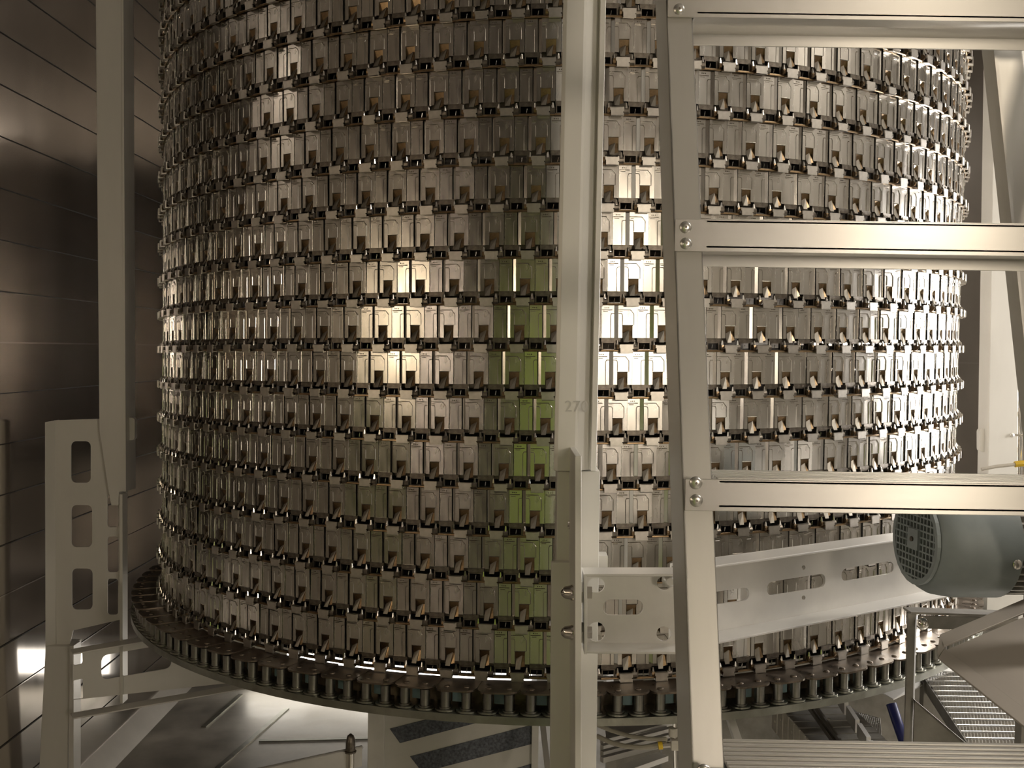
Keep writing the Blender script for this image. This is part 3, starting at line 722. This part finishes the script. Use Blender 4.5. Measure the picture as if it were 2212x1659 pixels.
# side link chain running away under the ring
sl_ = thing('link_belt_strand', 'dark belt strand with pale perforated side plates under the chain ring', 'conveyor belt', atz(1800, 1600, .55))
for j in range(9):
    t0, t1 = j / 8.0, (j + .86) / 8.0
    def ep(t, dy): return atz(1672 + 95 * t, 1510 + 110 * t + dy, .62)
    a, b = ep(t0, 0), ep(t1, 0); h = .075
    outl = [a, b, b - Vector((0, 0, h)), a - Vector((0, 0, h))]
    nrm_ = (b - a).cross(Vector((0, 0, 1))).normalized(); dd = (b - a)
    hs = []
    for v in (.35, .65):
        cc = a + dd * .62 - Vector((0, 0, h * v)); hs.append([cc + dd.normalized() * .004 * math.cos(x) + Vector((0, 0, .004 * math.sin(x))) for x in [2 * math.pi * i / 6 for i in range(6)]])
    part('side_plate', holed(outl, hs, nrm_ * .004), PALE, sl_)
    m = MB(); w_ = Vector((.19, .02, 0)); m.slab(a - Vector((0, 0, .01)), b - Vector((0, 0, .01)), b + w_ - Vector((0, 0, .01)), a + w_ - Vector((0, 0, .01)), (0, 0, -.006)); part('slat', m, DUSTY, sl_)
m = MB()
for dx, z in ((38, .63), (52, .64)):
    m2 = MB(); m2.bar(atz(1690 + dx, 1500, z), atz(1790 + dx, 1640, z), .006, .012, (1, 0, 0)); part('guide_rail', m2, DUSTY, sl_)
for j in range(4):
    a, b = atz(1808 + 24 * j, 1500 + 38 * j, .66), atz(1828 + 24 * j, 1531 + 38 * j, .66)
    m2 = MB(); m2.bar(a, b, .010, .03, (1, 0, 0)); part('edge_link', m2, BRKT, sl_)
m = MB(); a = atz(1774, 1556, .63); m.box(a.x, a.x + .022, a.y, a.y + .006, a.z, a.z + .004); part('latch', m, PALE, sl_)
p = atz(1740, 1580, .5); m = MB(); m.box(p.x, p.x + .03, p.y, p.y + .03, 0, .55); part('leg', m, DUSTY, sl_)
# small mesh panel behind
gp = thing('mesh_panel', 'small diamond mesh panel beside the dark belt strand', 'mesh', atz(1870, 1590, .5))
g0, g1, g2, g3 = atz(1838, 1535, .6), atz(1900, 1552, .6), atz(1905, 1610, .6), atz(1872, 1612, .6)
m = MB()
for i in range(15):
    t = i / 14; m.cyl(g0.lerp(g3, t), g1.lerp(g2, t), .0016, 5); m.cyl(g0.lerp(g1, t), g3.lerp(g2, t), .0016, 5)
o = part('mesh_wires', m, WIRE, gp); o['kind'] = 'stuff'
m = MB(); m.box(g3.x, g3.x + .02, g3.y, g3.y + .02, 0, g3.z); part('leg', m, DUSTY, gp)
# blue sleeve
m = MB(); m.tube([at(1925, 1520, 2.35), at(1938, 1560, 2.33), at(1952, 1600, 2.3), at(1958, 1660, 2.3)], .012, 10); 
b_ = part('blue_hose', m, BLUE, None, True); tag(b_, 'dark blue hose piece hanging behind the angle steel stand', 'hose')
# dark cross tube under ring at ladder
m = MB(); m.bar(at(1576, 1548, 1.95), at(1602, 1625, 1.90), .014, .014, (1, 0, 0)); t_ = part('tie_strut', m, BRKT, None); tag(t_, 'short pale strut leaning beneath the chain ring beside the ladder stile', 'strut')

# ------------------------------------------------------------------ under the ring, left and centre
# striped sheet
YP = 2.45
st = thing('striped_cover_plate', 'steel cover plate with slanted grey anti slip stripes under the chain ring', 'panel', (at(980, 1600, YP).x, YP, 0))
a, b = at(800, 1528, YP), at(1164, 1528, YP); zt2 = a.z
m = MB(); m.box(a.x, b.x, YP, YP + .004, 0, zt2); part('sheet', m, BRKT, st)
m = MB(); m.box(a.x - .004, a.x + .036, YP - .012, YP, .05, zt2); part('folded_edge', m, BRKT, st, bevel=.001)
m = MB(); m.box(b.x - .016, b.x, YP - .014, YP, 0, zt2); part('edge_strip', m, BRKT, st)
for pg in (((842, 1574), (1000, 1534), (1080, 1548), (864, 1605)), ((886, 1634), (1148, 1566), (1148, 1607), (912, 1668)), ((1010, 1690), (1148, 1650), (1148, 1690), (1030, 1720))):
    q = [at(x, y, YP - .0005) for x, y in pg]; m = MB(); m.slab(*q, (0, -.0012, 0)); part('stripe', m, TAPE, st)
m = MB(); m.lathe(at(816, 1536, YP - .012), (0, -1, 0), [(0, .006), (.001, .006)], 10); part('screw', m, DARKM, st)
# angle bar with acorn nut
YN = 2.42
ab = thing('angle_rail', 'pale angle rail with an acorn nut on a stud near the striped plate', 'rail', (at(760, 1640, YN).x, YN, 0))
a, b = at(520, 1668, YN - .15), at(782, 1611, YN); m = MB(); m.slab(a, b, b + Vector((0, .02, -.01)), a + Vector((0, .02, -.01)), (0, 0, -.004)); part('top_flange', m, BRKT, ab)
m = MB(); m.slab(a, b, b + Vector((0, 0, -.05)), a + Vector((0, 0, -.05)), (0, .004, 0)); part('web', m, BRKT, ab)
c = at(757, 1625, YN - .02); m = MB(); m.lathe(c, (0, 0, 1), [(0, .014), (.004, .014), (.005, .0115), (.022, .0115), (.03, .011), (.04, .008), (.045, .002)], 12); part('acorn_nut', m, DARKM, ab, True)
m = MB(); m.cyl((c.x, c.y, 0), c, .009, 10); part('stud', m, SHINY, ab, True)
# strut right of the plate
m = MB(); m.bar(at(1172, 1562, 2.3), at(1184, 1670, 2.2), .012, .012, (1, 0, 0)); t_ = part('tie_strut', m, BRKT, None); tag(t_, 'thin pale strut between the striped plate and the guide column', 'strut')

# hoses and fittings between column and ladder
YH = 1.95
for pts, r_, lab in ((((1290, 1566), (1320, 1578), (1360, 1590), (1400, 1596), (1440, 1597)), .0042, 'upper beige hose running to the pipe fitting by the ladder stile'),
                     (((1290, 1590), (1320, 1604), (1350, 1612), (1385, 1615), (1424, 1611)), .0050, 'lower beige hose with a yellow ring at the pipe fitting')):
    cur = [at(x, y, YH + .1 * (1 - (x - 1290) / 150.0)) for x, y in pts]; m = MB()
    fine = []
    for i in range(len(cur) - 1):
        for k in range(4): fine.append(cur[i].lerp(cur[i + 1], k / 4))
    fine.append(cur[-1]); m.tube(fine, r_); h_ = part('hose', m, HOSE, None, True); tag(h_, lab, 'hose')
    if r_ > .0045:
        m = MB(); m.cyl(at(1422, 1611, YH), at(1431, 1610, YH), .0075, 12); part('yellow_ring', m, YELLOW, h_, True)
vf = thing('pipe_fitting', 'small pale pipe fitting with two hose outlets behind the ladder stile', 'fitting', at(1455, 1625, YH))
m = MB(); m.cyl(at(1431, 1610, YH), at(1450, 1608, YH), .006, 8); part('nipple', m, SHINY, vf, True)
a = at(1449, 1596, YH); b = at(1468, 1618, YH); m = MB(); m.box(a.x, b.x, YH - .01, YH + .01, b.z, a.z); part('valve_body', m, PALE, vf, bevel=.001)
m = MB(); m.cyl(at(1457, 1552, YH), at(1460, 1700, YH), .004, 8); part('riser', m, SHINY, vf, True)
m = MB(); m.cyl(at(1454, 1572, YH), at(1454, 1590, YH), .009, 10); part('collar', m, PALE, vf, True)
a = at(1460, 1700, YH); m = MB(); m.cyl(a, (a.x, a.y, 0), .004, 8); part('riser', m, SHINY, vf, True)
# pale tray of channel profiles behind
pf = thing('profile_stack', 'pale channel profiles lying on a low table behind the hoses', 'profiles', atz(1380, 1620, .55))
m = MB(); q = [atz(1305, 1560, .60), atz(1445, 1545, .60), atz(1440, 1572, .60), atz(1310, 1600, .60)]; m.slab(*q, (0, 0, -.004)); part('plate', m, BRKT, pf)
for j in range(4):
    a, b = atz(1300, 1602 + 13 * j, .60), atz(1450 + 4 * j, 1563 + 12 * j, .60); m = MB(); m.bar(a, b, .012, .012, (0, 1, 0)); part('profile', m, BRKT, pf)
a, b = atz(1345, 1665, .58), atz(1433, 1634, .58); m = MB(); m.bar(a, b, .03, .012, (0, 1, 0)); part('profile', m, BRKT, pf)
for p in (atz(1320, 1610, .55), atz(1440, 1590, .55)):
    m = MB(); m.box(p.x - .012, p.x + .012, p.y - .012, p.y + .012, 0, .575); part('leg', m, DUSTY, pf)
# block added under the ring on the right to keep the space there dark
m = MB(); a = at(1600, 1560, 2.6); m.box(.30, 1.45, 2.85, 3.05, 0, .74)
k_ = part('shade_block', m, DUSTY, None); tag(k_, 'low added block that shades the space under the chain ring', 'light blocker')

# ------------------------------------------------------------------ the photographer (behind the viewpoint, mirrored in the links)
pe = thing('person', 'person in hi vis jacket, trousers and helmet holding up a phone', 'person', (-.20, -.30, 0))
def skin_mesh(name, pts, edges, mats, parent):
    me = bpy.data.meshes.new(name); me.from_pydata([tuple(p[0]) for p in pts], edges, []); me.materials.append(mats)
    o = obj(name, me, parent); sm = o.modifiers.new('skin', 'SKIN'); me.skin_vertices.new() if not me.skin_vertices else None
    for i, p in enumerate(pts): me.skin_vertices[0].data[i].radius = p[1]
    me.skin_vertices[0].data[0].use_root = True
    o.modifiers.new('subd', 'SUBSURF').levels = 1; o.modifiers['subd'].render_levels = 1
    return o
skin_mesh('trousers', [((0, 0, .98), (.16, .11)), ((.1, 0, .9), (.1, .1)), ((.11, .02, .5), (.07, .07)), ((.12, 0, .08), (.05, .06)), ((-.1, 0, .9), (.1, .1)), ((-.11, .02, .5), (.07, .07)), ((-.12, 0, .08), (.05, .06)), ((.13, .12, .04), (.05, .035)), ((-.13, .12, .04), (.05, .035))],
          [(0, 1), (1, 2), (2, 3), (0, 4), (4, 5), (5, 6), (3, 7), (6, 8)], HIVIS, pe)
skin_mesh('jacket', [((0, 0, .92), (.20, .14)), ((0, 0, 1.15), (.20, .14)), ((0, 0, 1.38), (.20, .13)), ((0, 0, 1.5), (.07, .07)), ((.2, 0, 1.40), (.075, .075)), ((.27, .10, 1.18), (.06, .06)), ((.20, .30, 1.34), (.048, .048)), ((-.2, 0, 1.40), (.075, .075)), ((-.27, .08, 1.18), (.06, .06)), ((.06, .30, 1.36), (.048, .048))],
          [(0, 1), (1, 2), (2, 3), (2, 4), (4, 5), (5, 6), (2, 7), (7, 8), (8, 9)], HIVIS, pe)
m = MB(); m.lathe((-.20, -.30, 1.50), (0, 0, 1), [(0, .05), (.06, .055), (.09, .075), (.14, .088), (.19, .09), (.24, .075), (.27, .03)], 16); part('head', m, SKIN, pe, True)
m = MB(); m.lathe((-.20, -.315, 1.655), (0, 0, 1), [(0, .125), (.004, .125), (.012, .108), (.06, .105), (.10, .085), (.13, .03)], 20); part('helmet', m, HIVIS, pe, True)
pe.scale = (1.1, 1.1, 1.12)
